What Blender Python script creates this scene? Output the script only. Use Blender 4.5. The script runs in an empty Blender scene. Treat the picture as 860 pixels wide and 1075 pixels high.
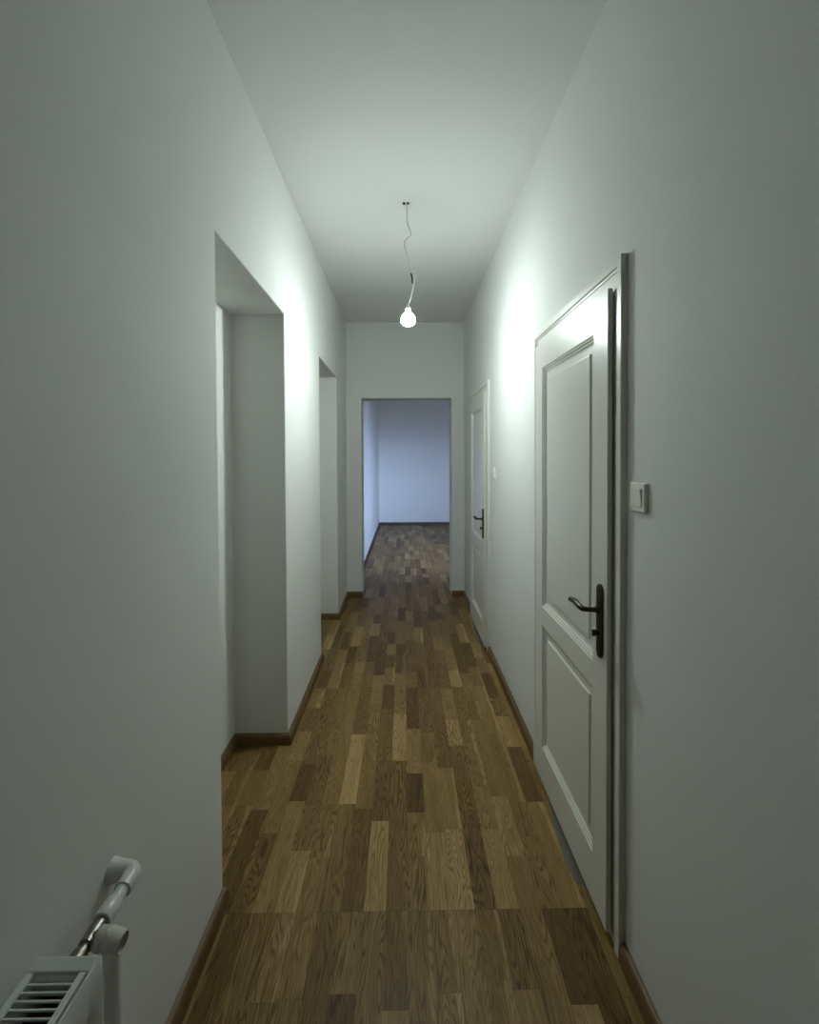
import bpy, bmesh, math, random
from mathutils import Vector, Matrix

random.seed(7)
scene = bpy.context.scene
COL = scene.collection

# ------------------------------------------------------------------ helpers
def link(o, parent=None):
    COL.objects.link(o)
    if parent is not None:
        o.parent = parent
    return o


def empty(name, loc, label, cat, group=None, kind=None):
    o = bpy.data.objects.new(name, None)
    o.empty_display_size = 0.05
    o.location = loc
    COL.objects.link(o)
    tag(o, label, cat, group, kind)
    return o


def tag(o, label=None, cat=None, group=None, kind=None):
    if label:
        o['label'] = label
    if cat:
        o['category'] = cat
    if group:
        o['group'] = group
    if kind:
        o['kind'] = kind
    return o


def mesh_obj(name, bm, mat, parent=None, origin=(0, 0, 0), smooth=False, recalc=True):
    """Link bm as one object. bm is in world coordinates; origin is the object's own place."""
    if recalc:
        bmesh.ops.recalc_face_normals(bm, faces=bm.faces[:])
    org = Vector(origin)
    bmesh.ops.translate(bm, verts=bm.verts[:], vec=-org)
    me = bpy.data.meshes.new(name)
    bm.to_mesh(me)
    bm.free()
    if smooth:
        for p in me.polygons:
            p.use_smooth = True
    me.materials.append(mat)
    o = bpy.data.objects.new(name, me)
    o.location = org
    COL.objects.link(o)
    if parent is not None:
        # world position of a child under a chain of un-rotated, un-scaled parents
        base, p = Vector((0, 0, 0)), parent
        while p is not None:
            base += p.location
            p = p.parent
        o.parent = parent
        o.location = org - base
    return o


def bevel(o, w, seg=2, ang=35):
    m = o.modifiers.new('bevel', 'BEVEL')
    m.width = w
    m.segments = seg
    m.limit_method = 'ANGLE'
    m.angle_limit = math.radians(ang)
    return o


def smooth_by_angle(o, deg=40):
    for p in o.data.polygons:
        p.use_smooth = True
    o.data.set_sharp_from_angle(angle=math.radians(deg))
    return o


def box(bm, x0, x1, y0, y1, z0, z1):
    vs = [bm.verts.new((x, y, z)) for x in (x0, x1) for y in (y0, y1) for z in (z0, z1)]
    for f in ((0, 1, 3, 2), (4, 6, 7, 5), (0, 4, 5, 1), (2, 3, 7, 6), (0, 2, 6, 4), (1, 5, 7, 3)):
        bm.faces.new([vs[i] for i in f])


def boxes_obj(name, boxes, mat, parent=None, origin=(0, 0, 0), bev=None, seg=2):
    bm = bmesh.new()
    for b in boxes:
        box(bm, *b)
    o = mesh_obj(name, bm, mat, parent, origin)
    if bev:
        bevel(o, bev, seg)
    return o


def catmull(pts, n=8):
    P = [Vector(p) for p in pts]
    P = [P[0] * 2 - P[1]] + P + [P[-1] * 2 - P[-2]]
    out = []
    for i in range(1, len(P) - 2):
        a, b, c, d = P[i - 1], P[i], P[i + 1], P[i + 2]
        for k in range(n):
            t = k / n
            out.append(0.5 * ((2 * b) + (c - a) * t + (2 * a - 5 * b + 4 * c - d) * t * t + (3 * b - a - 3 * c + d) * t ** 3))
    out.append(P[-2])
    return out


def sweep(bm, pts, radii, seg=12, caps=True, flat=1.0, up=(0, 0, 1)):
    """tube along pts; radii a number or one per point; flat squashes the section across `up`"""
    P = [Vector(p) for p in pts]
    if not hasattr(radii, '__len__'):
        radii = [radii] * len(P)
    rings = []
    nrm = None
    for i, p in enumerate(P):
        t = (P[min(i + 1, len(P) - 1)] - P[max(i - 1, 0)]).normalized()
        if nrm is None:
            ref = Vector(up)
            if abs(t.dot(ref)) > 0.95:
                ref = Vector((1, 0, 0))
            nrm = (ref - t * ref.dot(t)).normalized()
        else:
            nrm = (nrm - t * nrm.dot(t)).normalized()
        bi = t.cross(nrm)
        ring = []
        for k in range(seg):
            a = 2 * math.pi * k / seg
            ring.append(bm.verts.new(p + (nrm * math.cos(a) * flat + bi * math.sin(a)) * radii[i]))
        rings.append(ring)
    for a, b in zip(rings, rings[1:]):
        for k in range(seg):
            bm.faces.new((a[k], a[(k + 1) % seg], b[(k + 1) % seg], b[k]))
    if caps:
        bm.faces.new(rings[0][::-1])
        bm.faces.new(rings[-1])


def lathe(bm, prof, base, axis, seg=24):
    """prof: (distance along axis, radius); closed with end fans where radius > 0"""
    ax = Vector(axis).normalized()
    ref = Vector((0, 0, 1)) if abs(ax.z) < 0.9 else Vector((1, 0, 0))
    u = (ref - ax * ref.dot(ax)).normalized()
    v = ax.cross(u)
    base = Vector(base)
    rings = []
    for d, r in prof:
        if r < 1e-6:
            rings.append([bm.verts.new(base + ax * d)])
        else:
            rings.append([bm.verts.new(base + ax * d + (u * math.cos(2 * math.pi * k / seg) + v * math.sin(2 * math.pi * k / seg)) * r) for k in range(seg)])
    for a, b in zip(rings, rings[1:]):
        for k in range(seg):
            k2 = (k + 1) % seg
            if len(a) == 1 and len(b) == 1:
                continue
            if len(a) == 1:
                bm.faces.new((a[0], b[k2], b[k]))
            elif len(b) == 1:
                bm.faces.new((a[k], a[k2], b[0]))
            else:
                bm.faces.new((a[k], a[k2], b[k2], b[k]))
    if len(rings[0]) > 1:
        bm.faces.new(rings[0][::-1])
    if len(rings[-1]) > 1:
        bm.faces.new(rings[-1])


# ------------------------------------------------------------------ materials
def new_mat(name):
    m = bpy.data.materials.new(name)
    m.use_nodes = True
    nt = m.node_tree
    return m, nt, nt.nodes['Principled BSDF']


def N(nt, typ, **kw):
    n = nt.nodes.new(typ)
    for k, v in kw.items():
        setattr(n, k, v)
    return n


def simple(name, col, rough=0.5, metal=0.0, var=0.06, scale=30.0, bump=0.0, spec=0.5):
    m, nt, b = new_mat(name)
    tc = N(nt, 'ShaderNodeTexCoord')
    no = N(nt, 'ShaderNodeTexNoise')
    no.inputs['Scale'].default_value = scale
    no.inputs['Detail'].default_value = 4
    nt.links.new(tc.outputs['Object'], no.inputs['Vector'])
    mix = N(nt, 'ShaderNodeMix', data_type='RGBA')
    mix.inputs[6].default_value = (*[c * (1 - var) for c in col], 1)
    mix.inputs[7].default_value = (*[min(1, c * (1 + var)) for c in col], 1)
    nt.links.new(no.outputs['Fac'], mix.inputs['Factor'])
    nt.links.new(mix.outputs[2], b.inputs['Base Color'])
    b.inputs['Roughness'].default_value = rough
    b.inputs['Metallic'].default_value = metal
    b.inputs['Specular IOR Level'].default_value = spec
    if bump:
        bp = N(nt, 'ShaderNodeBump')
        bp.inputs['Strength'].default_value = bump
        bp.inputs['Distance'].default_value = 0.002
        nt.links.new(no.outputs['Fac'], bp.inputs['Height'])
        nt.links.new(bp.outputs['Normal'], b.inputs['Normal'])
    return m


def plaster(name, col):
    """hand-painted plaster: faint broad unevenness, fine roller grain"""
    m, nt, b = new_mat(name)
    tc = N(nt, 'ShaderNodeTexCoord')
    big = N(nt, 'ShaderNodeTexNoise')
    big.inputs['Scale'].default_value = 2.2
    big.inputs['Detail'].default_value = 3
    fine = N(nt, 'ShaderNodeTexNoise')
    fine.inputs['Scale'].default_value = 110
    fine.inputs['Detail'].default_value = 3
    nt.links.new(tc.outputs['Object'], big.inputs['Vector'])
    nt.links.new(tc.outputs['Object'], fine.inputs['Vector'])
    mix = N(nt, 'ShaderNodeMix', data_type='RGBA')
    mix.inputs[6].default_value = (*[c * 0.965 for c in col], 1)
    mix.inputs[7].default_value = (*col, 1)
    nt.links.new(big.outputs['Fac'], mix.inputs['Factor'])
    nt.links.new(mix.outputs[2], b.inputs['Base Color'])
    b.inputs['Roughness'].default_value = 0.75
    b.inputs['Specular IOR Level'].default_value = 0.25
    b1 = N(nt, 'ShaderNodeBump')
    b1.inputs['Strength'].default_value = 0.35
    b1.inputs['Distance'].default_value = 0.012
    nt.links.new(big.outputs['Fac'], b1.inputs['Height'])
    b2 = N(nt, 'ShaderNodeBump')
    b2.inputs['Strength'].default_value = 0.16
    b2.inputs['Distance'].default_value = 0.002
    nt.links.new(fine.outputs['Fac'], b2.inputs['Height'])
    nt.links.new(b1.outputs['Normal'], b2.inputs['Normal'])
    nt.links.new(b2.outputs['Normal'], b.inputs['Normal'])
    return m


def math_n(nt, op, a, b=None, c=None):
    n = N(nt, 'ShaderNodeMath', operation=op)
    for i, v in enumerate((a, b, c)):
        if v is None:
            continue
        if isinstance(v, (int, float)):
            n.inputs[i].default_value = v
        else:
            nt.links.new(v, n.inputs[i])
    return n.outputs[0]


def oak_nodes(nt, along, across, seed):
    """contour-line oak figure: returns (figure 0..1, pores 0..1, cloud 0..1)"""
    def noise(sa, sc, k, detail, rough=0.5):
        cv = N(nt, 'ShaderNodeCombineXYZ')
        nt.links.new(math_n(nt, 'MULTIPLY_ADD', along, sa, 0.0), cv.inputs[0])
        nt.links.new(math_n(nt, 'MULTIPLY_ADD', across, sc, 0.0), cv.inputs[1])
        nt.links.new(math_n(nt, 'MULTIPLY_ADD', seed, 137.0, k), cv.inputs[2])
        n = N(nt, 'ShaderNodeTexNoise')
        n.inputs['Scale'].default_value = 1.0
        n.inputs['Detail'].default_value = detail
        n.inputs['Roughness'].default_value = rough
        nt.links.new(cv.outputs[0], n.inputs['Vector'])
        return n.outputs['Fac']
    base = noise(2.1, 21.0, 0.0, 1.5, 0.4)
    rings = math_n(nt, 'SINE', math_n(nt, 'MULTIPLY', base, 125.0))
    fig = math_n(nt, 'POWER', math_n(nt, 'MULTIPLY_ADD', rings, 0.5, 0.5), 2.8)
    pores = noise(14.0, 420.0, 5.0, 3, 0.6)
    cloud = noise(3.0, 25.0, 9.0, 3, 0.5)
    return fig, pores, cloud


def oak_floor():
    m, nt, b = new_mat('oak_parquet')
    uv = N(nt, 'ShaderNodeUVMap')
    uv.uv_map = 'stave'
    sep = N(nt, 'ShaderNodeSeparateXYZ')
    nt.links.new(uv.outputs[0], sep.inputs[0])
    along, across = sep.outputs[0], sep.outputs[1]
    at = N(nt, 'ShaderNodeAttribute')
    at.attribute_name = 'stave_tone'
    s2 = N(nt, 'ShaderNodeSeparateColor')
    nt.links.new(at.outputs['Color'], s2.inputs[0])
    tone, figamt, seed = s2.outputs[0], s2.outputs[1], s2.outputs[2]
    at2 = N(nt, 'ShaderNodeAttribute')
    at2.attribute_name = 'stave_size'
    s3 = N(nt, 'ShaderNodeSeparateColor')
    nt.links.new(at2.outputs['Color'], s3.inputs[0])
    length, width, gap = s3.outputs[0], s3.outputs[1], s3.outputs[2]
    fig, pores, cloud = oak_nodes(nt, along, across, seed)
    ramp = N(nt, 'ShaderNodeValToRGB')
    cr = ramp.color_ramp
    cr.elements[0].position = 0.0
    cr.elements[0].color = (0.068, 0.038, 0.013, 1)
    cr.elements[1].position = 1.0
    cr.elements[1].color = (0.40, 0.265, 0.120, 1)
    for p, c in ((0.3, (0.140, 0.079, 0.026, 1)), (0.6, (0.222, 0.139, 0.050, 1)), (0.85, (0.30, 0.190, 0.078, 1))):
        e = cr.elements.new(p)
        e.color = c
    t = math_n(nt, 'MULTIPLY_ADD', math_n(nt, 'SUBTRACT', cloud, 0.5), 0.34, tone)
    t = math_n(nt, 'MULTIPLY_ADD', math_n(nt, 'SUBTRACT', pores, 0.5), 0.95, t)
    t = math_n(nt, 'SUBTRACT', t, math_n(nt, 'MULTIPLY', math_n(nt, 'MULTIPLY', fig, figamt), 0.42))
    # pale sapwood band along one edge of some staves
    edge = math_n(nt, 'ADD', math_n(nt, 'DIVIDE', across, width), math_n(nt, 'MULTIPLY_ADD', cloud, 0.9, -0.45))
    mr = N(nt, 'ShaderNodeMapRange')
    mr.inputs['From Min'].default_value = 0.78
    mr.inputs['From Max'].default_value = 0.86
    nt.links.new(edge, mr.inputs['Value'])
    t = math_n(nt, 'ADD', t, math_n(nt, 'MULTIPLY', math_n(nt, 'MULTIPLY', mr.outputs['Result'], math_n(nt, 'GREATER_THAN', seed, 0.68)), 0.24))
    nt.links.new(t, ramp.inputs[0])
    # joints between staves
    dl = math_n(nt, 'MINIMUM', along, math_n(nt, 'SUBTRACT', length, along))
    dw = math_n(nt, 'MINIMUM', across, math_n(nt, 'SUBTRACT', width, across))
    d = math_n(nt, 'MINIMUM', math_n(nt, 'SUBTRACT', dl, gap), dw)
    j = math_n(nt, 'LESS_THAN', d, 0.0006)
    mix = N(nt, 'ShaderNodeMix', data_type='RGBA')
    nt.links.new(math_n(nt, 'MULTIPLY', j, 0.40), mix.inputs['Factor'])
    nt.links.new(ramp.outputs[0], mix.inputs[6])
    mix.inputs[7].default_value = (0.025, 0.017, 0.009, 1)
    nt.links.new(mix.outputs[2], b.inputs['Base Color'])
    r = math_n(nt, 'MULTIPLY_ADD', pores, 0.22, 0.30)
    nt.links.new(r, b.inputs['Roughness'])
    b.inputs['Specular IOR Level'].default_value = 0.13
    bp = N(nt, 'ShaderNodeBump')
    bp.inputs['Strength'].default_value = 0.25
    bp.inputs['Distance'].default_value = 0.0008
    nt.links.new(pores, bp.inputs['Height'])
    nt.links.new(bp.outputs['Normal'], b.inputs['Normal'])
    return m


def oak_trim(name, dark=1.0):
    m, nt, b = new_mat(name)
    tc = N(nt, 'ShaderNodeTexCoord')
    sep = N(nt, 'ShaderNodeSeparateXYZ')
    nt.links.new(tc.outputs['Object'], sep.inputs[0])
    val = N(nt, 'ShaderNodeValue')
    val.outputs[0].default_value = 0.37
    across = math_n(nt, 'ADD', sep.outputs[2], math_n(nt, 'MULTIPLY', sep.outputs[0], 0.6))
    fig, pores, cloud = oak_nodes(nt, sep.outputs[1], across, val.outputs[0])
    ramp = N(nt, 'ShaderNodeValToRGB')
    ramp.color_ramp.elements[0].color = (0.055 * dark, 0.030 * dark, 0.011 * dark, 1)
    ramp.color_ramp.elements[1].color = (0.26 * dark, 0.138 * dark, 0.045 * dark, 1)
    t = math_n(nt, 'MULTIPLY_ADD', pores, 0.5, math_n(nt, 'MULTIPLY', cloud, 0.5))
    nt.links.new(t, ramp.inputs[0])
    nt.links.new(ramp.outputs[0], b.inputs['Base Color'])
    b.inputs['Roughness'].default_value = 0.52
    return m


M_WALL = plaster('white_wall_paint', (0.68, 0.685, 0.67))
M_CEIL = plaster('white_ceiling_paint', (0.68, 0.685, 0.67))
M_ABSORB = plaster('bounce_absorbing_brown', (0.16, 0.13, 0.10))  # dark colour of the added rear walls, soaks up bounced light
M_FLOOR = oak_floor()
M_BASE = oak_trim('brown_oak_trim', 0.82)
M_DOOR = simple('white_door_lacquer', (0.655, 0.645, 0.590), 0.32, var=0.015, scale=8, bump=0.03)
M_CASE = simple('white_casing_lacquer', (0.655, 0.650, 0.600), 0.34, var=0.015, scale=8)
M_BRONZE = simple('dark_bronze', (0.050, 0.040, 0.028), 0.32, metal=0.85, var=0.3, scale=60)
M_PLASTIC = simple('white_switch_plastic', (0.76, 0.76, 0.70), 0.35, var=0.02)
M_CORD = simple('white_cord_plastic', (0.75, 0.75, 0.72), 0.5, var=0.04, scale=200)
M_BLACK = simple('black_plastic', (0.012, 0.012, 0.012), 0.5, var=0.2)
M_RAD = simple('white_radiator_enamel', (0.55, 0.57, 0.55), 0.35, var=0.03, scale=12)
M_SLOTSHADE = simple('radiator_slot_shade', (0.018, 0.018, 0.017), 0.7, var=0.2)  # shade between the grille slats, put into the colour
M_PIPE = simple('white_pipe_plastic', (0.56, 0.56, 0.54), 0.28, var=0.04, scale=25)
M_VALVE = simple('nickel_valve', (0.26, 0.245, 0.21), 0.32, metal=1.0, var=0.2, scale=90)
M_KNOB = simple('off_white_knob', (0.46, 0.45, 0.41), 0.5, var=0.04)
M_THRESH = simple('worn_grey_threshold', (0.135, 0.118, 0.095), 0.34, var=0.35, scale=18)
M_GREY = simple('grey_pipe_paint', (0.36, 0.36, 0.34), 0.5, var=0.1)

# ------------------------------------------------------------------ measures
XL, XR, H = -0.617, 0.652, 2.953          # corridor faces, ceiling height
YB, YE = -0.15, 4.929                      # wall behind the camera, end wall
YT = 5.17                                 # far face of the end wall
XN = -0.895                               # back of the wall recesses
N1 = (1.524, 2.389, 2.2485)               # first recess: y0, y1, top
WX0, WX1, WZ0, WZ1 = 1.25, 2.85, 0.80, 2.50   # window of the room beyond, in the wall beside its doorway
N2 = (3.364, 4.2345, 2.243)               # second recess
OX0, OX1, OZ = -0.4548, 0.5137, 2.139     # opening in the end wall
RX0, RX1, RY1 = -0.560, 3.10, 10.20       # the room beyond
D1Y, D2DY = 1.383, 2.132                  # near edge of first door leaf; second door further by

# ------------------------------------------------------------------ setting
def cut(o, boxes):
    """open holes in o with exact booleans, applied to the mesh"""
    for i, b in enumerate(boxes):
        bm = bmesh.new()
        box(bm, *b)
        bmesh.ops.recalc_face_normals(bm, faces=bm.faces[:])
        me = bpy.data.meshes.new('cutter')
        bm.to_mesh(me)
        bm.free()
        c = bpy.data.objects.new('cutter', me)
        COL.objects.link(c)
        md = o.modifiers.new('cut', 'BOOLEAN')
        md.operation = 'DIFFERENCE'
        md.solver = 'EXACT'
        md.object = c
        dg = bpy.context.evaluated_depsgraph_get()
        nm = bpy.data.meshes.new_from_object(o.evaluated_get(dg))
        o.modifiers.remove(md)
        old = o.data
        o.data = nm
        bpy.data.meshes.remove(old)
        bpy.data.objects.remove(c)
        bpy.data.meshes.remove(me)


def structure(name, boxes, mat, label, cat, cuts=None, bev=None):
    o = boxes_obj(name, boxes, mat)
    if cuts:
        cut(o, cuts)
    if bev:
        bevel(o, bev, 3, 60)
    tag(o, label, cat, kind='structure')
    return o


E_ = 0.05
structure('wall_left', [(-1.1, XL, YB, YE, 0, H)], M_WALL,
          'white painted corridor wall on the left with two deep doorway recesses', 'wall',
          [(XN, XL + 0.1, N1[0], N1[1], -0.1, N1[2]), (XN, XL + 0.1, N2[0], N2[1], -0.1, N2[2])], 0.005)
structure('wall_right', [(XR, 0.95, YB, YE, 0, H)], M_WALL,
          'white painted corridor wall on the right holding the two panelled doors', 'wall',
          [(XR - 0.1, 0.80, D1Y + 0.015 + k, D1Y + 0.75 + k, -0.1, 2.0) for k in (0, D2DY)], None)
structure('wall_end', [(-1.1, RX1 + 0.2, YE, YT, 0, H)], M_WALL,
          'narrow white end wall pierced by the unframed doorway to the blue lit room', 'wall',
          [(OX0, OX1, YE - 0.1, YT + 0.1, -0.1, OZ), (WX0, WX1, YE - 0.1, YT + 0.1, WZ0, WZ1)], 0.005)
YK = -4.0  # invented room behind the camera, added to keep bounce off the near walls
structure('added_wall_back', [(-1.3, RX1 + 0.2, YK - 0.2, YK, 0, H)], M_ABSORB,
          'added brown wall behind the viewpoint, unseen, absorbing bounced light', 'wall')
structure('added_wall_back_left', [(-1.3, -1.1, YK, YB, 0, H)], M_ABSORB,
          'added brown left side wall behind the viewpoint, unseen, absorbing bounced light', 'wall')
structure('added_wall_back_right', [(RX1, RX1 + 0.2, YK, YB, 0, H)], M_ABSORB,
          'added brown right side wall behind the viewpoint, unseen, absorbing bounced light', 'wall')
structure('added_wall_back_front', [(0.95, RX1 + 0.2, YB, YB + 0.2, 0, H)], M_ABSORB,
          'added brown wall beside the corridor mouth, unseen, absorbing bounced light', 'wall')
structure('wall_far', [(RX0 - 0.2, RX1 + 0.2, RY1, RY1 + 0.2, 0, H)], M_WALL,
          'far wall of the empty room beyond the doorway, bathed in blue daylight', 'wall')
structure('wall_far_left', [(RX0 - 0.2, RX0, YT, RY1, 0, H)], M_WALL,
          'left side wall of the empty room beyond the doorway', 'wall')
structure('wall_far_right', [(RX1, RX1 + 0.2, YT, RY1, 0, H)], M_WALL,
          'right side wall of the empty room beyond the doorway', 'wall')
structure('ceiling', [(-1.3, RX1 + 0.2, YK - 0.2, RY1 + 0.2, H, H + 0.12)], M_CEIL,
          'white painted ceiling running the length of the corridor', 'ceiling')

# floor: three-strip oak boards laid lengthwise, one face per stave
def make_floor():
    W = 0.074
    x0, x1, y0, y1 = -1.325, RX1 + 0.2, YK - 0.2, RY1 + 0.2
    verts, faces, uvs, tones, sizes = [], [], [], [], []
    nb = int(math.ceil((x1 - x0) / (3 * W)))
    rnd = random.Random(21)
    COMMON = 1.487
    for b in range(nb):
        # end joints of this column of boards; all share the joint line near the viewpoint
        ends = [COMMON]
        y = COMMON
        k = 0
        while y < y1:
            L = rnd.choice((0.47, 0.75, 1.1, 1.47)) if k == 0 else rnd.uniform(1.2, 2.0)
            y += L
            ends.append(y)
            k += 1
        y = COMMON
        while y > y0:
            y -= rnd.uniform(1.2, 2.0)
            ends.insert(0, y)
        for s in range(3):
            xa = x0 + (3 * b + s) * W
            xb = xa + W
            if xa > x1:
                continue
            for e0, e1 in zip(ends, ends[1:]):
                if s == 0:
                    pass
                y = e0
                cuts_ = []
                while y < e1 - 1e-6:
                    L = rnd.uniform(0.20, 0.52)
                    if e1 - (y + L) < 0.14:
                        L = e1 - y
                    cuts_.append((y, y + L))
                    y += L
                for (ya, yb) in cuts_:
                    i = len(verts)
                    verts += [(xa, ya, 0), (xb, ya, 0), (xb, yb, 0), (xa, yb, 0)]
                    faces.append((i, i + 1, i + 2, i + 3))
                    L = yb - ya
                    u = rnd.uniform(0, 1)
                    uvs += [(0, 0), (0, W), (L, W), (L, 0)]
                    q = rnd.random()
                    if q < 0.16:
                        tone = rnd.uniform(0.22, 0.40)
                    elif q < 0.82:
                        tone = rnd.uniform(0.44, 0.72)
                    else:
                        tone = rnd.uniform(0.76, 0.98)
                    fa = rnd.choice((0.25, 0.5, 0.8, 1.0, 1.0))
                    tones += [(tone, fa, u, 1)] * 4
                    g = 0.0003 if abs(ya - COMMON) < 1e-6 or abs(yb - COMMON) < 1e-6 else 0.0
                    sizes += [(L, W, g, 1)] * 4
    me = bpy.data.meshes.new('floor')
    me.from_pydata(verts, [], faces)
    me.uv_layers.new(name='stave')
    me.attributes.new('stave_tone', 'FLOAT_COLOR', 'CORNER')
    me.attributes.new('stave_size', 'FLOAT_COLOR', 'CORNER')
    me.uv_layers['stave'].data.foreach_set('uv', [c for q in uvs for c in q])
    me.attributes['stave_tone'].data.foreach_set('color', [c for q in tones for c in q])
    me.attributes['stave_size'].data.foreach_set('color', [c for q in sizes for c in q])
    me.materials.append(M_FLOOR)
    o = bpy.data.objects.new('floor', me)
    COL.objects.link(o)
    tag(o, 'brown oak strip parquet floor running down the corridor', 'floor', kind='structure')
    return o


make_floor()


# baseboards: ovolo section swept along straight runs with mitred corners
def baseboard(name, path, label, hgt=0.056, thk=0.021, side=1, mat=None):
    """path: floor points along the wall face; the board stands on the `side` (+1 = left of travel)"""
    prof = [(0, 0), (thk, 0), (thk, hgt * 0.45)]
    for k in range(1, 6):
        a = k / 5 * math.pi / 2
        prof.append((thk * 0.32 + thk * 0.68 * math.cos(a), hgt * 0.45 + (hgt * 0.55 - 0.001) * math.sin(a)))
    prof += [(0, hgt)]
    P = [Vector((p[0], p[1])) for p in path]
    bm = bmesh.new()
    rings = []
    for i, p in enumerate(P):
        d0 = (P[i] - P[i - 1]).normalized() if i > 0 else None
        d1 = (P[i + 1] - P[i]).normalized() if i < len(P) - 1 else None
        if d0 is None:
            d0 = d1
        if d1 is None:
            d1 = d0
        n0 = Vector((-d0.y, d0.x)) * side
        n1 = Vector((-d1.y, d1.x)) * side
        mn = (n0 + n1).normalized()
        mn = mn / max(0.3, mn.dot(n0))
        rings.append([bm.verts.new((p.x + mn.x * w, p.y + mn.y * w, z)) for w, z in prof])
    n = len(prof)
    for a, b in zip(rings, rings[1:]):
        for k in range(n):
            bm.faces.new((a[k], a[(k + 1) % n], b[(k + 1) % n], b[k]))
    bm.faces.new(rings[0][::-1])
    bm.faces.new(rings[-1])
    o = mesh_obj(name, bm, mat or M_BASE)
    tag(o, label, 'baseboard', kind='structure')
    return o


baseboard('baseboard_left', [(XL, YB), (XL, N1[0])],
          'brown wooden baseboard under the near left wall beside the radiator', side=-1)
baseboard('baseboard_recess', [(XN, N1[0]), (XN, N1[1]), (XL, N1[1]), (XL, N2[0])],
          'brown wooden baseboard wrapping round the first recess and along the wall after it', side=-1)
baseboard('baseboard_second_recess', [(XN, N2[0]), (XN, N2[1]), (XL, N2[1]), (XL, YE), (OX0, YE)],
          'brown wooden baseboard from the second recess round to the end doorway', side=-1)
CN, CF = 1.3267, 2.222                     # outer edges of the first door casing
baseboard('baseboard_right', [(XR, YB), (XR, CN)],
          'dark brown wooden baseboard on the near right, ending at the near door casing', side=1)
baseboard('baseboard_right_middle', [(XR, CF), (XR, CN + D2DY)],
          'brown wooden baseboard on the right between the two doors', side=1)
baseboard('baseboard_right_end', [(XR, CF + D2DY), (XR, YE), (OX1, YE)],
          'dark brown wooden baseboard in the far right corner past the second door', side=1)
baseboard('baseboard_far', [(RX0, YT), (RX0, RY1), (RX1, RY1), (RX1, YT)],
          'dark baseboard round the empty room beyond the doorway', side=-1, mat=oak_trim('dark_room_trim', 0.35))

# window of the far room (the source of its daylight)
WA, WB = YE + 0.06, YE + 0.13
wf = boxes_obj('window_1', [(WX0, WX0 + 0.06, WA, WB, WZ0, WZ1), (WX1 - 0.06, WX1, WA, WB, WZ0, WZ1),
                            (WX0 + 0.06, WX1 - 0.06, WA, WB, WZ0, WZ0 + 0.06), (WX0 + 0.06, WX1 - 0.06, WA, WB, WZ1 - 0.06, WZ1),
                            ((WX0 + WX1) / 2 - 0.03, (WX0 + WX1) / 2 + 0.03, WA, WB, WZ0 + 0.06, WZ1 - 0.06)], M_CASE)
tag(wf, 'white window frame in the room beyond the doorway', 'window', kind='structure')

# ------------------------------------------------------------------ doors
LEAF_W, LEAF_T, LEAF_B = 0.762, 2.010, 0.026
XF = 0.619                                 # face of the leaf


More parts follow.
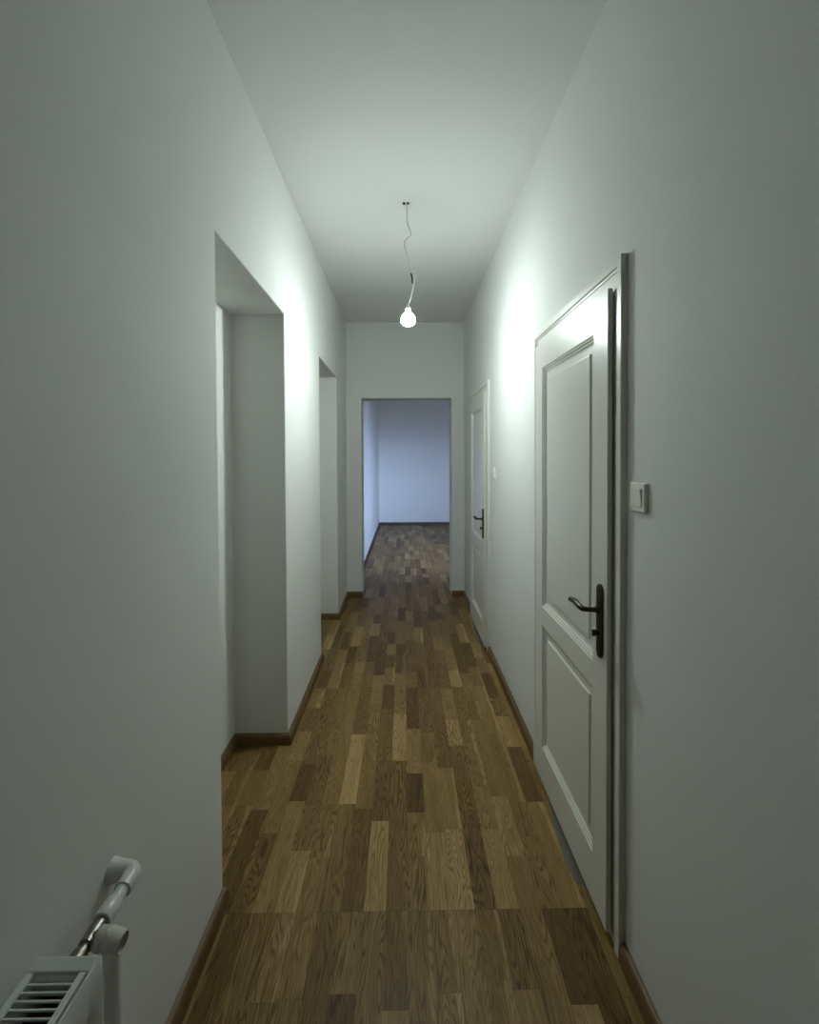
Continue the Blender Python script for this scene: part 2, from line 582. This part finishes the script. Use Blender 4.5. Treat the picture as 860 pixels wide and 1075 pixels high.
def door(k, name, label):
    dy = D2DY * k
    root = empty(name, (XR, D1Y + LEAF_W / 2 + dy, 0), label, 'door', kind='structure')
    y0, y1 = D1Y + dy, D1Y + LEAF_W + dy
    pan = [(y0 + 0.103, y1 - 0.107, 0.190, 0.744), (y0 + 0.103, y1 - 0.107, 0.829, 1.897)]
    # leaf: lapped front slab with two panel openings and the thinner body behind
    bm = bmesh.new()
    ys = [y0, pan[0][0], pan[0][1], y1]
    zs = [LEAF_B, pan[0][2], pan[0][3], pan[1][2], pan[1][3], LEAF_T]
    V = [[bm.verts.new((XF, y, z)) for z in zs] for y in ys]
    for i in range(3):
        for j in range(5):
            if i == 1 and j in (1, 3):
                continue
            bm.faces.new((V[i][j], V[i + 1][j], V[i + 1][j + 1], V[i][j + 1]))
    per = [V[i][0] for i in range(4)] + [V[3][j] for j in range(1, 6)] + [V[i][5] for i in (2, 1, 0)] + [V[0][j] for j in (4, 3, 2, 1)]
    xb = XF + 0.0155
    back = [bm.verts.new((xb, v.co.y, v.co.z)) for v in per]
    n = len(per)
    for a in range(n):
        bm.faces.new((per[a], per[(a + 1) % n], back[(a + 1) % n], back[a]))
    bm.faces.new(back)
    leaf = mesh_obj('door_leaf', bm, M_DOOR, root, (XF, (y0 + y1) / 2, 0))
    bevel(leaf, 0.0018, 2, 50)
    boxes_obj('rebate', [(xb - 0.0005, xb + 0.026, y0 + 0.022, y1 - 0.020, LEAF_B, LEAF_T - 0.02)], M_DOOR, leaf)
    # recessed mouldings with a raised field
    steps = [(0, 0), (0.0015, 0.0035), (0.0085, 0.0045), (0.0100, 0.0085), (0.0175, 0.0095), (0.019, 0.0130), (0.0275, 0.0145),
             (0.051, 0.0145), (0.0535, 0.0085), (0.0560, 0.0080)]
    for (a, b, c, d) in pan:
        bm = bmesh.new()
        rings = []
        for ins, dep in steps:
            rings.append([bm.verts.new((XF + dep, yy, zz)) for yy, zz in ((a + ins, c + ins), (b - ins, c + ins), (b - ins, d - ins), (a + ins, d - ins))])
        for r0, r1 in zip(rings, rings[1:]):
            for q in range(4):
                bm.faces.new((r0[q], r0[(q + 1) % 4], r1[(q + 1) % 4], r1[q]))
        bm.faces.new(rings[-1])
        bm.normal_update()
        f = max(bm.faces, key=lambda f: f.calc_area())
        if f.normal.x > 0:
            bmesh.ops.reverse_faces(bm, faces=bm.faces[:])
        mesh_obj('door_panel', bm, M_DOOR, leaf, (XF, (a + b) / 2, c), recalc=False)
    # casing: profile (distance in from the outer edge, stand-off), mitred round three sides
    prof = [(0, 0), (0, 0.0185), (0.0015, 0.020), (0.026, 0.020), (0.0275, 0.0185), (0.0275, 0.0150), (0.0355, 0.0145), (0.0365, 0.0110),
            (0.0850, 0.0105), (0.0850, 0)]
    ca, cb, ct = CN + dy, CF + dy, 2.0887
    bm = bmesh.new()
    rings = []
    for (sy, sz, oy, oz) in ((1, 0, ca, 0.0), (1, -1, ca, ct), (-1, -1, cb, ct), (-1, 0, cb, 0.0)):
        rings.append([bm.verts.new((XR - t, oy + sy * w, oz + sz * w)) for w, t in prof])
    m = len(prof)
    for r0, r1 in zip(rings, rings[1:]):
        for q in range(m):
            bm.faces.new((r0[q], r0[(q + 1) % m], r1[(q + 1) % m], r1[q]))
    bm.faces.new(rings[0][::-1])
    bm.faces.new(rings[-1])
    mesh_obj('door_casing', bm, M_CASE, root, (XR, (ca + cb) / 2, 0))
    # hinges on the far edge
    for z in (0.26, 1.09, 1.80):
        bm = bmesh.new()
        lathe(bm, [(0, 0.002), (0.002, 0.0055), (0.028, 0.0055), (0.0285, 0.0048), (0.0295, 0.0048), (0.030, 0.0055), (0.058, 0.0055), (0.061, 0.002)],
              (XF + 0.010, y1 + 0.007, z), (0, 0, 1), 12)
        smooth_by_angle(mesh_obj('hinge', bm, M_CASE, root, (XF + 0.010, y1 + 0.007, z)))
    # handle set: long back plate, cranked lever, thumb turn
    yc = y0 + 0.043
    bm = bmesh.new()
    out = []
    hw, zb, zt = 0.0200, 0.866, 1.100
    for kk in range(13):
        a = math.pi * kk / 12
        out.append((yc + hw * math.cos(a), zt - hw * 1.15 + hw * 1.15 * math.sin(a)))
    for kk in range(13):
        a = math.pi + math.pi * kk / 12
        out.append((yc + hw * math.cos(a), zb + hw * 1.15 + hw * 1.15 * math.sin(a)))
    f0 = [bm.verts.new((XF - 0.0002, y, z)) for y, z in out]
    f1 = [bm.verts.new((XF - 0.006, y, z)) for y, z in out]
    cy_, cz_ = yc, (zb + zt) / 2
    f2 = [bm.verts.new((XF - 0.010, yc + (y - yc) * 0.62, cz_ + (z - cz_) * 0.965)) for y, z in out]
    m = len(out)
    for a in range(m):
        b2 = (a + 1) % m
        bm.faces.new((f0[a], f0[b2], f1[b2], f1[a]))
        bm.faces.new((f1[a], f1[b2], f2[b2], f2[a]))
    bm.faces.new(f0[::-1])
    bm.faces.new(f2)
    plate = smooth_by_angle(mesh_obj('handle_plate', bm, M_BRONZE, root, (XF, yc, cz_)), 30)
    tag(plate, 'dark bronze long back plate')
    zl = 1.018
    bm = bmesh.new()
    pts = [(XF - 0.006, yc, zl), (XF - 0.020, yc, zl), (XF - 0.034, yc, zl + 0.0005), (XF - 0.046, yc + 0.003, zl + 0.001), (XF - 0.054, yc + 0.012, zl + 0.001),
           (XF - 0.057, yc + 0.028, zl + 0.003), (XF - 0.058, yc + 0.055, zl + 0.007), (XF - 0.058, yc + 0.085, zl + 0.006), (XF - 0.058, yc + 0.110, zl + 0.001)]
    sp = catmull(pts, 6)
    rr = []
    for i in range(len(sp)):
        t = i / (len(sp) - 1)
        rr.append(0.0078 if t < 0.35 else 0.0078 + 0.0022 * math.sin(min(1, (t - 0.35) / 0.65) * math.pi))
    rr[-1] = 0.0055
    sweep(bm, sp, rr, 14)
    lathe(bm, [(0, 0.0145), (0.004, 0.0145), (0.007, 0.010)], (XF - 0.009, yc, zl), (-1, 0, 0), 20)
    smooth_by_angle(mesh_obj('lever', bm, M_BRONZE, plate, (XF - 0.03, yc, zl)), 50)
    bm = bmesh.new()
    lathe(bm, [(0, 0.0085), (0.006, 0.0085), (0.007, 0.006), (0.012, 0.006)], (XF - 0.009, yc, 0.945), (-1, 0, 0), 20)
    box(bm, XF - 0.027, XF - 0.018, yc - 0.003, yc + 0.003, 0.935, 0.955)
    smooth_by_angle(mesh_obj('thumb_turn', bm, M_BRONZE, plate, (XF - 0.015, yc, 0.945)), 40)
    return root


door(0, 'door_1', 'near white two-panel door with bronze handle, beside the large light switch')
door(1, 'door_2', 'far white two-panel door at the corridor end, beside the end doorway')

# worn grey thresholds where the parquet is cut away under the doors
for k, lab in ((0, 'worn grey threshold strip on the floor under the near door'), (1, 'worn grey threshold strip on the floor under the far door')):
    dy = D2DY * k
    bm = bmesh.new()
    outl = [(0.590, 1.68), (0.596, 1.59), (0.630, 1.535), (0.652, 1.52), (0.790, 1.50), (0.790, 2.06), (0.652, 2.06), (0.637, 2.00), (0.627, 1.97), (0.600, 1.83)]
    lo = [bm.verts.new((x, y + dy, 0.0)) for x, y in outl]
    hi = [bm.verts.new((x + (0.004 if x < 0.7 else 0), y + dy, 0.003)) for x, y in outl]
    for a in range(len(outl)):
        b2 = (a + 1) % len(outl)
        bm.faces.new((lo[a], lo[b2], hi[b2], hi[a]))
    bm.faces.new(lo[::-1])
    bm.faces.new(hi)
    o = mesh_obj('threshold', bm, M_THRESH, None, (0.65, 1.75 + dy, 0))
    tag(o, lab, 'threshold')

# ------------------------------------------------------------------ light switches
def switch(y0, zc, label, s=0.081, t=0.011):
    yc = y0 + s / 2
    root = empty('light_switch', (XR, yc, zc), label, 'light switch')
    bm = bmesh.new()
    # frame ring with a square well
    def rect(x, h):
        return [bm.verts.new((x, yc + a * h, zc + b * h)) for a, b in ((-1, -1), (1, -1), (1, 1), (-1, 1))]
    h = s / 2
    rg = [rect(XR, h), rect(XR - t * 0.55, h), rect(XR - t, h - 0.003), rect(XR - t, h * 0.66), rect(XR - t + 0.003, h * 0.66)]
    for r0, r1 in zip(rg, rg[1:]):
        for q in range(4):
            bm.faces.new((r0[q], r0[(q + 1) % 4], r1[(q + 1) % 4], r1[q]))
    bm.faces.new(rg[0][::-1])
    bm.faces.new(rg[-1])
    bevel(mesh_obj('switch_frame', bm, M_PLASTIC, root, (XR, yc, zc)), 0.001, 2, 40)
    h2 = h * 0.66 - 0.0012
    bm = bmesh.new()
    v = [bm.verts.new(p) for p in ((XR - t + 0.003, yc - h2, zc - h2), (XR - t + 0.003, yc + h2, zc - h2), (XR - t + 0.003, yc + h2, zc + h2), (XR - t + 0.003, yc - h2, zc + h2),
                                   (XR - t - 0.0015, yc - h2, zc - h2), (XR - t - 0.0015, yc + h2, zc - h2), (XR - t - 0.0050, yc + h2, zc + h2), (XR - t - 0.0050, yc - h2, zc + h2))]
    for f in ((3, 2, 1, 0), (4, 5, 6, 7), (0, 1, 5, 4), (1, 2, 6, 5), (2, 3, 7, 6), (3, 0, 4, 7)):
        bm.faces.new([v[i] for i in f])
    bevel(mesh_obj('rocker', bm, M_PLASTIC, root, (XR - t, yc, zc)), 0.001, 2, 40)
    return root


switch(1.210, 1.387, 'large white square light switch on the right wall, nearer than the near door')
switch(3.235, 1.390, 'tiny white light switch on the right wall beside the far door casing')

# ------------------------------------------------------------------ hanging bulb
BX, BY, BZ = 0.028, 2.635, 2.294
bulb_mat = bpy.data.materials.new('lit_bulb_glass')
bulb_mat.use_nodes = True
nt = bulb_mat.node_tree
nt.nodes.clear()
em = N(nt, 'ShaderNodeEmission')
em.inputs['Color'].default_value = (0.875, 1.0, 0.952, 1)
em.inputs['Strength'].default_value = 830.0
no = N(nt, 'ShaderNodeOutputMaterial')
nt.links.new(em.outputs[0], no.inputs['Surface'])

neck_mat = bulb_mat.copy()
neck_mat.name = 'lit_bulb_neck'
[n for n in neck_mat.node_tree.nodes if n.type == 'EMISSION'][0].inputs['Strength'].default_value = 125.0

lamp = empty('hanging_bulb', (0.020, BY, H), 'bare lit light bulb hanging on a kinked white cord from the ceiling', 'light bulb')
R_ = 0.040
bm = bmesh.new()                              # frosted dome, the part that shines
prof = [(0.0, 0.0)]
for k in range(1, 13):
    a = math.radians(103) * k / 12
    prof.append((0.032 - 0.032 * math.cos(a), R_ * math.sin(a)))
ztop = prof[-1][0]
rtop = prof[-1][1]
lathe(bm, prof, (BX, BY, BZ - R_), (0, 0, 1), 24)
mesh_obj('bulb', bm, bulb_mat, lamp, (BX, BY, BZ), smooth=True)
bm = bmesh.new()                              # upper half of the frosted glass, glowing more weakly
lathe(bm, [(ztop - 0.001, rtop), (ztop + 0.008, rtop - 0.0012), (ztop + 0.018, 0.0345), (ztop + 0.027, 0.0270), (ztop + 0.034, 0.0200), (ztop + 0.036, 0.0150)], (BX, BY, BZ - R_), (0, 0, 1), 24)
smooth_by_angle(mesh_obj('bulb_neck', bm, neck_mat, lamp, (BX, BY, BZ)))
bm = bmesh.new()
zb = BZ - R_ + ztop + 0.036
lathe(bm, [(0, 0.0138), (0.002, 0.0165), (0.030, 0.0165), (0.034, 0.011), (0.043, 0.006), (0.047, 0.004)], (BX, BY, zb - 0.004), (0, 0, 1), 20)
smooth_by_angle(mesh_obj('socket', bm, M_CORD, lamp, (BX, BY, zb)))
zs = zb + 0.043
bm = bmesh.new()
sweep(bm, catmull([(0.020, BY, H - 0.002), (0.0235, BY, 2.93), (0.025, BY + 0.004, 2.90), (0.023, BY + 0.002, 2.865), (0.028, BY, 2.835), (0.040, BY - 0.004, 2.80), (0.0475, BY - 0.002, 2.775),
                   (0.042, BY + 0.004, 2.765), (0.026, BY + 0.006, 2.755), (0.012, BY + 0.004, 2.74), (0.007, BY, 2.722), (0.009, BY - 0.003, 2.700), (0.017, BY - 0.003, 2.67),
                   (0.026, BY, 2.63), (0.030, BY, 2.60), (0.035, BY, 2.565)], 6), 0.0042, 8)
mesh_obj('upper_cord', bm, M_CORD, lamp, (0.02, BY, H), smooth=True)
bm = bmesh.new()   # second wire running beside the first along the straight stretch
sweep(bm, catmull([(0.014, BY - 0.003, 2.70), (0.021, BY - 0.005, 2.668), (0.030, BY - 0.004, 2.63), (0.034, BY - 0.004, 2.60), (0.038, BY - 0.003, 2.57)], 6), 0.0042, 8)
mesh_obj('second_wire', bm, M_CORD, lamp, (0.03, BY, 2.6), smooth=True)
bm = bmesh.new()
lathe(bm, [(0, 0.004), (0.001, 0.0085), (0.022, 0.0085), (0.024, 0.006)], (0.036, BY, 2.572), (0.05, 0, -1), 12)
conn = smooth_by_angle(mesh_obj('connector', bm, M_CORD, lamp, (0.036, BY, 2.56)))
bm = bmesh.new()
sweep(bm, catmull([(0.040, BY, 2.553), (0.048, BY - 0.004, 2.545), (0.0515, BY - 0.004, 2.525), (0.053, BY, 2.498)], 6), 0.0045, 8)
mesh_obj('black_wire', bm, M_BLACK, lamp, (0.05, BY, 2.53), smooth=True)['label'] = 'short black wire at the splice'
bm = bmesh.new()
sweep(bm, catmull([(0.068, BY, 2.548), (0.067, BY, 2.53), (0.063, BY, 2.50), (0.054, BY, 2.463), (0.045, BY, 2.42), (0.040, BY, 2.400), (0.034, BY, 2.392), (BX, BY, zs - 0.006)], 6), 0.0044, 8)
mesh_obj('lower_cord', bm, M_CORD, lamp, (0.05, BY, 2.46), smooth=True)
bm = bmesh.new()
lathe(bm, [(0, 0.0085), (0.007, 0.0080), (0.009, 0.005)], (0.0075, BY, H), (0, 0, -1), 12)
lathe(bm, [(0, 0.0075), (0.006, 0.0070), (0.008, 0.004)], (0.0290, BY, H), (0, 0, -1), 12)
box(bm, 0.0070, 0.0295, BY - 0.0015, BY + 0.0015, H - 0.003, H - 0.0002)
mesh_obj('ceiling_hook', bm, M_BLACK, lamp, (0.02, BY, H), smooth=True)['label'] = 'small black hook and wire stub at the ceiling'

# ------------------------------------------------------------------ radiator
RXF, RXB = -0.488, -0.590                  # front and back faces
RY0, RYE, RZ0, RZT = -0.08, 0.724, 0.10, 0.700
rad = empty('radiator', ((RXF + RXB) / 2, 0.1, 0.0), 'white panel radiator with slotted top grille on the left wall', 'radiator')


def rad_panel(name, xf, th, sgn, ribs):
    """pressed steel panel with vertical channels"""
    bm = bmesh.new()
    ys = []
    y = RYE
    pitch = 0.0333
    prof = [(RYE, 0.0)]
    y = RYE - 0.022
    while y > RY0 + 0.04:
        prof += [(y, 0.0), (y - 0.006, ribs), (y - 0.010, ribs), (y - 0.016, 0.0)]
        y -= pitch
    prof.append((RY0, 0.0))
    zs = [(RZ0, 0), (RZ0 + 0.035, 0), (RZ0 + 0.05, 1), (RZT - 0.065, 1), (RZT - 0.05, 0), (RZT - 0.008, 0), (RZT, 0.0)]
    front = [[bm.verts.new((xf - sgn * (d * k) - (sgn * 0.004 if z > RZT - 0.004 else 0), yy, z)) for z, k in zs] for yy, d in prof]
    for a, b in zip(front, front[1:]):
        for j in range(len(zs) - 1):
            bm.faces.new((a[j], b[j], b[j + 1], a[j + 1]))
    xb = xf - sgn * th
    per = [front[i][0] for i in range(len(front))] + front[-1][1:] + [front[i][-1] for i in range(len(front) - 2, -1, -1)] + front[0][-2:0:-1]
    back = [bm.verts.new((xb, v.co.y, v.co.z)) for v in per]
    n = len(per)
    for a in range(n):
        bm.faces.new((per[a], per[(a + 1) % n], back[(a + 1) % n], back[a]))
    bm.faces.new(back)
    return smooth_by_angle(mesh_obj(name, bm, M_RAD, rad, (xf, 0.1, RZ0)), 50)


rad_panel('front_panel', RXF, 0.0065, 1, 0.004)
rad_panel('back_panel', RXB, 0.012, -1, 0.004)
# top grille: frame rails, sloped end plate, cross slats
gx0, gx1 = RXB + 0.0005, RXF - 0.0100
bm = bmesh.new()
zt = RZT + 0.003
box(bm, gx0, gx0 + 0.010, RY0 + 0.01, RYE - 0.021, zt - 0.022, zt)
box(bm, gx1 - 0.010, gx1, RY0 + 0.01, RYE - 0.021, zt - 0.022, zt)
y = RYE - 0.033
n_s = 0
while y > RY0 + 0.05:
    box(bm, gx0 + 0.0098, gx1 - 0.0098, y - 0.0034, y, zt - 0.0060, zt - 0.0025)
    y -= 0.0108
o = mesh_obj('top_grille', bm, M_RAD, rad, ((gx0 + gx1) / 2, 0.1, zt))
bevel(o, 0.0012, 2)
bm = bmesh.new()
v = []
for yy, z in ((RYE + 0.001, RZT - 0.012), (RYE + 0.001, zt + 0.001), (RYE - 0.002, zt + 0.003), (RYE - 0.019, zt - 0.001), (RYE - 0.021, zt - 0.005), (RYE - 0.026, zt - 0.010), (RYE - 0.026, RZT - 0.03)):
    v.append([bm.verts.new((x, yy, z)) for x in (RXB + 0.0002, RXF - 0.0062)])
for a, b in zip(v, v[1:] + v[:1]):
    bm.faces.new((a[0], a[1], b[1], b[0]))
bm.faces.new([q[0] for q in v])
bm.faces.new([q[1] for q in v][::-1])
o = mesh_obj('end_plate', bm, M_RAD, rad, ((gx0 + gx1) / 2, RYE, zt))
bevel(o, 0.0012, 2, 30)
boxes_obj('side_cover', [(RXB + 0.013, RXF - 0.0075, RYE - 0.004, RYE, RZ0 + 0.02, RZT - 0.013)], M_RAD, rad)
# convector block inside, coloured near black as the shade in the slots
bm = bmesh.new()
box(bm, RXB + 0.014, RXF - 0.009, RY0 + 0.03, RYE - 0.03, RZ0 + 0.05, RZT - 0.045)
mesh_obj('convector', bm, M_SLOTSHADE, rad, (RXB, 0.1, RZ0))
# wall brackets and foot
boxes_obj('bracket', [(XL + 0.0003, RXB + 0.001, 0.55, 0.58, 0.16, 0.66)], M_RAD, rad)
boxes_obj('bracket', [(XL + 0.0003, RXB + 0.001, 0.05, 0.08, 0.16, 0.66)], M_RAD, rad)
# valve between the radiator and the supply pipe
PX, PZ = -0.566, 0.640
bm = bmesh.new()
lathe(bm, [(0, 0.012), (0.016, 0.012), (0.017, 0.015), (0.032, 0.015), (0.033, 0.010), (0.050, 0.010), (0.051, 0.0135), (0.068, 0.0135), (0.069, 0.009),
           (0.080, 0.009), (0.081, 0.013), (0.110, 0.013), (0.111, 0.0115), (0.128, 0.0115)], (PX, RYE - 0.006, PZ), (0, 1, 0), 14)
lathe(bm, [(0, 0.012), (0.020, 0.012), (0.021, 0.010), (0.026, 0.010)], (PX, 0.812, PZ), (1, 0, 0), 16)
valve = smooth_by_angle(mesh_obj('valve', bm, M_VALVE, rad, (PX, 0.80, PZ)), 35)
tag(valve, 'nickel plated valve body with union nuts')
bm = bmesh.new()
lathe(bm, [(0, 0.010), (0.001, 0.0185), (0.012, 0.0195), (0.0135, 0.0170), (0.0165, 0.0170), (0.018, 0.0195), (0.030, 0.0190), (0.045, 0.0170), (0.046, 0.0150), (0.036, 0.0140), (0.036, 0.0)],
      (PX + 0.014, 0.812, PZ), (1, -0.05, -0.12), 28)
smooth_by_angle(mesh_obj('valve_knob', bm, M_KNOB, valve, (PX + 0.02, 0.812, PZ)), 35)

# plastic supply pipe: out of the wall, elbow, socket toward the valve
pipe = empty('supply_pipe', (XL, 0.945, PZ), 'white plastic elbow pipe coming out of the left wall to the radiator valve', 'pipe')
YP = 0.945
bm = bmesh.new()
pts = [(PX, 0.905, PZ), (PX, 0.925, PZ)]
for k in range(9):
    a = math.pi / 2 * k / 8
    pts.append((PX - 0.020 + 0.020 * math.cos(a), 0.930 + 0.020 * math.sin(a), PZ))
pts += [(PX - 0.030, 0.950, PZ - 0.001), (XL + 0.0004, 0.950, PZ - 0.003)]
sweep(bm, pts, [0.0165, 0.0168] + [0.0170] * 9 + [0.0195, 0.0245], 18)
smooth_by_angle(mesh_obj('elbow', bm, M_PIPE, pipe, (PX, YP, PZ), smooth=True), 50)
bm = bmesh.new()
lathe(bm, [(0, 0.0125), (0.068, 0.0125)], (PX, 0.846, PZ), (0, 1, 0), 18)
smooth_by_angle(mesh_obj('pipe_length', bm, M_PIPE, pipe, (PX, 0.88, PZ)))
bm = bmesh.new()
lathe(bm, [(0, 0.0130), (0.0, 0.0165), (0.0015, 0.0172), (0.036, 0.0172), (0.038, 0.0160), (0.0385, 0.0127)], (PX, 0.842, PZ), (0, 1, 0), 18)
smooth_by_angle(mesh_obj('socket_sleeve', bm, M_PIPE, pipe, (PX, 0.86, PZ)))
# upright pipe from the floor to the valve
bm = bmesh.new()
lathe(bm, [(0, 0.0155), (0.592, 0.0155), (0.598, 0.0135), (0.620, 0.0125), (0.628, 0.0100)], (-0.545, 0.838, 0.0), (0, 0, 1), 18)
rp = smooth_by_angle(mesh_obj('riser_pipe', bm, M_PIPE, None, (-0.545, 0.829, 0)))
tag(rp, 'grey white upright pipe rising from the floor below the radiator valve', 'pipe')

# ------------------------------------------------------------------ daylight
w = bpy.data.worlds.new('World')
scene.world = w
w.use_nodes = True
nt = w.node_tree
bg = nt.nodes['Background']
tc = N(nt, 'ShaderNodeTexCoord')
sp_ = N(nt, 'ShaderNodeSeparateXYZ')
nt.links.new(tc.outputs['Generated'], sp_.inputs[0])
rp_ = N(nt, 'ShaderNodeValToRGB')
rp_.color_ramp.elements[0].position = 0.47
rp_.color_ramp.elements[0].color = (0.06, 0.07, 0.09, 1)
rp_.color_ramp.elements[1].position = 0.55
rp_.color_ramp.elements[1].color = (0.46, 0.63, 1.0, 1)
nt.links.new(math_n(nt, 'MULTIPLY_ADD', sp_.outputs[2], 0.5, 0.5), rp_.inputs[0])
nt.links.new(rp_.outputs[0], bg.inputs['Color'])
bg.inputs['Strength'].default_value = 58.0
ld = bpy.data.lights.new('window_portal', 'AREA')
ld.shape = 'RECTANGLE'
ld.size = WX1 - WX0
ld.size_y = WZ1 - WZ0
ld.cycles.is_portal = True
lo_ = bpy.data.objects.new('window_portal', ld)
lo_.location = ((WX0 + WX1) / 2, YE + 0.02, (WZ0 + WZ1) / 2)
lo_.rotation_euler = Vector((0, 1, 0)).to_track_quat('-Z', 'Z').to_euler()
COL.objects.link(lo_)

# ------------------------------------------------------------------ camera
def camera():
    F, CY = 480.0, 489.0
    pitch, yaw, roll = 0.0179, 0.0122, 0.0044
    c, s = math.cos(yaw), math.sin(yaw)
    Y = Matrix(((c, -s, 0), (s, c, 0), (0, 0, 1)))
    c, s = math.cos(pitch), math.sin(pitch)
    Pm = Matrix(((1, 0, 0), (0, c, -s), (0, s, c)))
    c, s = math.cos(roll), math.sin(roll)
    Q = Matrix(((c, 0, -s), (0, 1, 0), (s, 0, c)))
    R = Q @ Pm @ Y
    right, fwd, up = R[0], R[1], R[2]
    rot = Matrix((right, up, -fwd)).transposed()
    cd = bpy.data.cameras.new('camera')
    cd.sensor_fit = 'HORIZONTAL'
    cd.sensor_width = 36.0
    cd.lens = F / 860.0 * 36.0
    cd.shift_y = -(537.5 - CY) / 860.0
    cd.clip_start = 0.02
    o = bpy.data.objects.new('camera', cd)
    o.matrix_world = Matrix.Translation((0, 0, 1.5)) @ rot.to_4x4()
    COL.objects.link(o)
    scene.camera = o


camera()

vs = scene.view_settings
vs.view_transform = 'Standard'
vs.look = 'None'
vs.gamma = 1.0
vs.use_curve_mapping = False
vs.exposure = -0.08
cy = scene.cycles
cy.max_bounces = 16
cy.diffuse_bounces = 12
cy.glossy_bounces = 4
cy.sample_clamp_indirect = 8.0
cy.use_denoising = True
